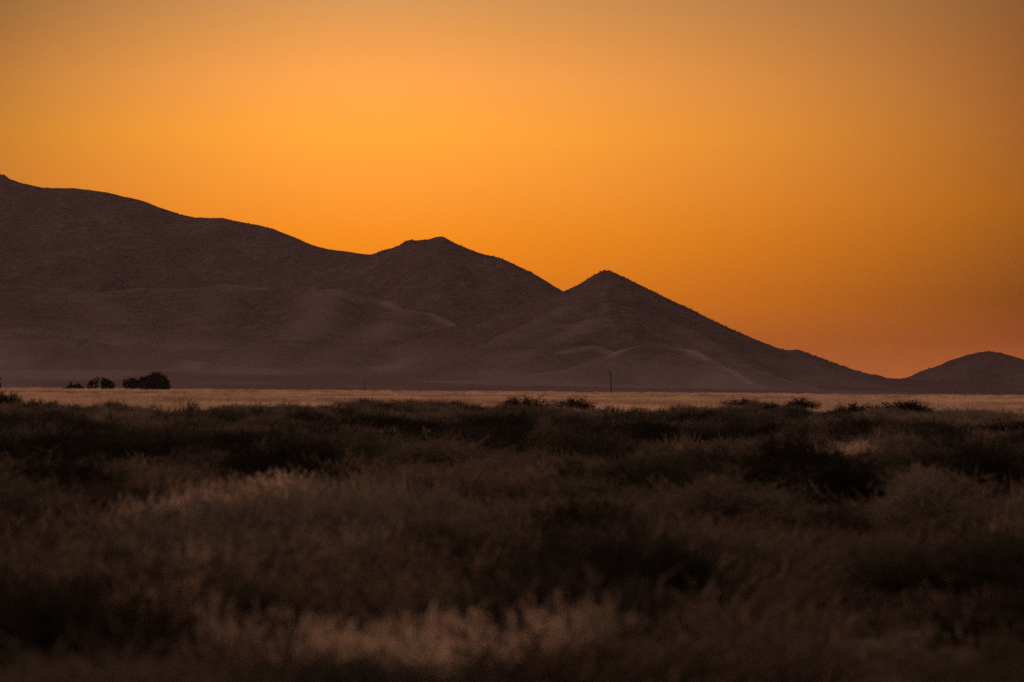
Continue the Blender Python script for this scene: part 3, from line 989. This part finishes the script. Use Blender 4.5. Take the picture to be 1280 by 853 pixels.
def tree(px, py, Y, lobes, trunks, leafn, leafs, label, group=None, sparse=False, cat='tree'):
    """lobes: (dx, height of centre, rx, rz) metres round the foot; trunks: dx of each stem"""
    x, _, _ = at(px, py, Y)
    z0 = 0.0
    root = bpy.data.objects.new('oak_tree' if not sparse else 'thin_tree', None)
    C.objects.link(root); root.location = (x, Y, z0)
    tag(root, label, cat, group)
    for tx in trunks:
        pcs = []
        near = sorted(lobes, key=lambda l: abs(l[0] - tx))[:3]
        fork = np.array([tx * 0.9, 0, 0.32 * max(l[1] + l[3] for l in near)])
        pcs.append(tube([(tx, 0, -0.3), (tx * .96 + .1, 0.1, fork[2] * .5), fork], [0.38, 0.28, 0.22]))
        for l in near:
            tgt = np.array([l[0], random.uniform(-1, 1), l[1] + l[3] * .3])
            mid = (fork + tgt) / 2 + np.array([random.uniform(-.3, .3), random.uniform(-.3, .3), .2])
            pcs.append(tube([fork, mid, tgt], [0.2, 0.13, 0.05], 5))
            for _ in range(3):
                t2 = tgt + np.array([random.uniform(-1, 1) * l[2] * .7, random.uniform(-1, 1) * l[2] * .7, random.uniform(-.3, .8) * l[3]])
                pcs.append(tube([mid, (mid + t2) / 2 + [0, 0, .15], t2], [0.09, 0.06, 0.02], 4))
        add('trunk', poly_mesh('trunk', pcs), m_bark, root)
    Vs = []
    for (dx, hc, rx, rz) in lobes:
        k = int(leafn * rx * rz)
        # clumps on the lobe's shell and inside
        kc = max(8, k // 26)
        dirs = rng.normal(size=(kc, 3)); dirs /= np.linalg.norm(dirs, axis=1)[:, None]
        rad = rng.uniform(.45, 1.0, kc) ** .5 * (1 + .18 * rng.normal(size=kc))
        cc = dirs * rad[:, None] * np.array([rx, rx * .9, rz]) + np.array([dx, 0, hc])
        cc = cc[cc[:, 2] > 0.05]
        pp = np.repeat(cc, 26, 0) + rng.normal(0, 0.30 * min(1.0, rz * .5), (len(cc) * 26, 3))
        Vs.append(pp)
    P_ = np.vstack(Vs)
    P_ = P_[P_[:, 2] > -0.05]
    m_ = len(P_)
    d_ = rng.normal(size=(m_, 3)); s1 = np.cross(d_, rng.normal(size=(m_, 3)))
    d_ /= np.linalg.norm(d_, axis=1)[:, None]; s1 /= np.linalg.norm(s1, axis=1)[:, None]
    sz_ = leafs * rng.uniform(.6, 1.3, m_)[:, None]
    vv = np.stack([P_ - d_ * sz_ * .5, P_ + s1 * sz_ * .32, P_ + d_ * sz_ * .5, P_ - s1 * sz_ * .32], 1).reshape(-1, 3)
    ff = np.arange(4 * m_).reshape(-1, 4)
    add('crown', mesh_np('crown', vv, ff), m_leaf, root)
    return root


TD = 2600.0
MP = TD / FPX     # metres per pixel of the photograph there
G = 'trees at the far edge of the field'
tree(192.5, 488, TD, [(-4.6, 3.4, 2.9, 2.6), (-2.0, 5.0, 2.6, 2.6), (0.6, 5.9, 2.8, 2.5), (3.2, 5.0, 2.9, 2.7), (5.2, 3.1, 2.3, 2.3), (-4.6, 5.6, 1.5, 1.2), (1.5, 2.8, 3.4, 2.2), (-1.8, 2.6, 2.6, 2.0)],
     [-3.4, 1.2, 4.2], 460, .42, 'broadest, tallest dark tree of the row on the left field edge', G)
tree(164.5, 488, TD + 14, [(-1.7, 2.9, 2.1, 2.3), (1.0, 3.6, 2.3, 2.3), (2.6, 2.4, 1.7, 1.9), (0, 5.0, 1.3, 1.0), (-.4, 2.0, 2.6, 1.6)],
     [-.6, 1.6], 460, .40, 'dark round tree touching the left side of the broadest tree', G)
tree(132, 487.5, TD + 60, [(0.2, 3.7, 2.5, 2.1), (1.9, 2.6, 2.0, 1.9), (-1.4, 4.9, 1.5, 1.2), (0.2, 1.9, 2.3, 1.5)],
     [.3], 460, .38, 'dark dense tree, right half of the small pair beside the thin see-through tree', G)
tree(117, 487.5, TD + 66, [(-1.6, 2.1, 1.7, 1.7), (0.2, 4.4, 1.9, 1.3), (1.7, 5.4, 1.2, 1.0), (-.8, 3.5, 1.6, 1.1), (-.9, 1.1, 1.8, 1.0), (1.5, 2.4, .8, 1.2)],
     [-.5, .9], 260, .38, 'thin see-through tree, left half of the small pair of trees', G, True)
r_ = tree(92, 487.5, TD + 30, [(-3.4, .6, 1.6, .8), (-1.8, .9, 1.9, 1.3), (-.2, 1.2, 1.9, 1.4), (1.6, 1.4, 1.7, 1.6), (3.2, 1.0, 1.7, 1.3), (-1.35, 2.6, .5, 1.5), (1.9, 2.4, 1.0, .9)],
          [-1.2, 1.5], 520, .42, 'low dark wide tree with one thin spire, leftmost of the row within the frame', G)
tree(-3, 488, TD + 20, [(0, 2.0, 1.5, 1.9), (0.2, 4.3, 1.2, 1.7), (.5, 1.0, 1.5, 1.0)],
     [0], 300, .38, 'dark narrow tree cut off by the left picture edge', G)

# ------------------------------------------------------------------ poles
def post_mesh(name, p0, p1, r0, r1, sides=10):
    p0 = np.array(p0, float); p1 = np.array(p1, float)
    path = [p0 + (p1 - p0) * u_ for u_ in (0, .25, .5, .75, .98, 1.0)]
    rad = [r0 + (r1 - r0) * u_ for u_ in (0, .25, .5, .75, .98)] + [r1 * .8]
    return poly_mesh(name, [tube(path, rad, sides)])


PD = 2560.0
x, _, z = at(764.3, 491, PD)
xt, _, zt_ = at(763.0, 465.0, PD)
root = bpy.data.objects.new('utility_pole', None); C.objects.link(root); root.location = (x, PD, 0)
tag(root, 'tall thin dark pole with a small head on a short arm, below the arched spur', 'pole')
dx = xt - x
add('pole', post_mesh('pole', (0, 0, -.4), (dx, 0, zt_), 0.36, 0.26), m_pole, root)
add('bracket_arm', poly_mesh('bracket_arm', [tube([(dx, 0, zt_ - .35), (dx - .35, 0, zt_ + .05), (dx - .75, 0, zt_ + .2)], [.09, .08, .07], 8)]), m_metal, root)
hx, hz = dx - .8, zt_ + .18
add('lamp_head', poly_mesh('lamp_head', [tube([(hx + .32, 0, hz + .30), (hx + .3, 0, hz + .12), (hx, 0, hz - .3), (hx - .02, 0, hz - .36)][::-1], [.3, .5, .55, .25], 12)]), m_metal, root)
add('collar', poly_mesh('collar', [tube([(dx, 0, zt_ - .6), (dx, 0, zt_ - .3)], [.2, .2], 10)]), m_metal, root)

PD2 = 3100.0
x, _, z = at(455.6, 489.5, PD2)
_, _, zt2 = at(455.9, 473.5, PD2)
root = bpy.data.objects.new('post', None); C.objects.link(root); root.location = (x, PD2, 0)
tag(root, 'thin brown post standing alone at the field edge, left of the middle', 'post')
add('pole', post_mesh('pole', (0, 0, -.4), (.06, 0, zt2), 0.26, 0.18), m_pole, root)
add('cap', poly_mesh('cap', [tube([(.06, 0, zt2 - .05), (.06, 0, zt2 + .12)], [.17, .15], 10)]), m_metal, root)

# ------------------------------------------------------------------ boulders on the cone summit and the ridge
def boulder_mesh():
    import bmesh
    bm = bmesh.new(); bmesh.ops.create_icosphere(bm, subdivisions=2, radius=1.0)
    s0 = random.uniform(0, 100)
    for v_ in bm.verts:
        c_ = v_.co
        k_ = 1 + .32 * math.sin(3.1 * c_.x + s0) * math.cos(2.7 * c_.y + s0 * 2) + .15 * math.sin(6 * c_.z + s0)
        v_.co = c_ * k_
    me = bpy.data.meshes.new('boulder'); bm.to_mesh(me); bm.free()
    return me


bms = [boulder_mesh() for _ in range(3)]
BO = [(742.7, 1.2, 'boulder on the left shoulder of the cone mountain summit, lower of two'), (750.6, 1.7, 'boulder standing out left of the cone mountain summit, upper of two'),
      (756, 1.5, 'boulder on the left half of the flat cone summit'), (761, 1.6, 'boulder on the right half of the flat cone summit'), (764, 1.4, 'boulder at the right drop of the cone summit'),
      (784.5, 0.9, 'small boulder on the right slope just below the cone summit'), (334, 1.5, 'tiny outcrop standing up on the skyline of the long left ridge')]
for k, (px, s_, lb) in enumerate(BO):
    cr = crC if px > 700 else crA
    b_ = ray(px, 345)[0]
    y = 5680.0 if px > 700 else 7400.0
    for _ in range(6):
        y = float(np.interp(b_ * y, cr[:, 0], cr[:, 1]))
    x = b_ * y
    o = add('boulder', bms[k % 3], m_stone, loc=(x, y, float(terrain_at(x, y)) + .05 * s_))
    s_ *= .72
    o.scale = (s_, s_, s_ * .8); o.rotation_euler = (random.uniform(0, 6), 0, random.uniform(0, 6))
    tag(o, lb, 'boulder')

# ------------------------------------------------------------------ air
HAZE = 0.8e-5
if HAZE:
    vv = np.array([(sx, sy, sz) for sz in (-1.8, 420) for sy in (-300, 10500) for sx in (-4500, 4500)], float)
    me = mesh_np('haze', vv, [(0, 2, 3, 1), (4, 5, 7, 6), (0, 1, 5, 4), (2, 6, 7, 3), (0, 4, 6, 2), (1, 3, 7, 5)])
    hm = new_mat('haze_air')
    T = hm.node_tree
    pv = T.nodes.new('ShaderNodeVolumePrincipled'); pv.inputs['Color'].default_value = (0.80, 0.66, 0.66, 1)
    pv.inputs['Density'].default_value = HAZE; pv.inputs['Anisotropy'].default_value = 0.3
    oo = T.nodes.new('ShaderNodeOutputMaterial'); T.links.new(pv.outputs[0], oo.inputs['Volume'])
    tag(add('haze', me, hm), 'thin purple evening haze in front of the mountains', kind='stuff')
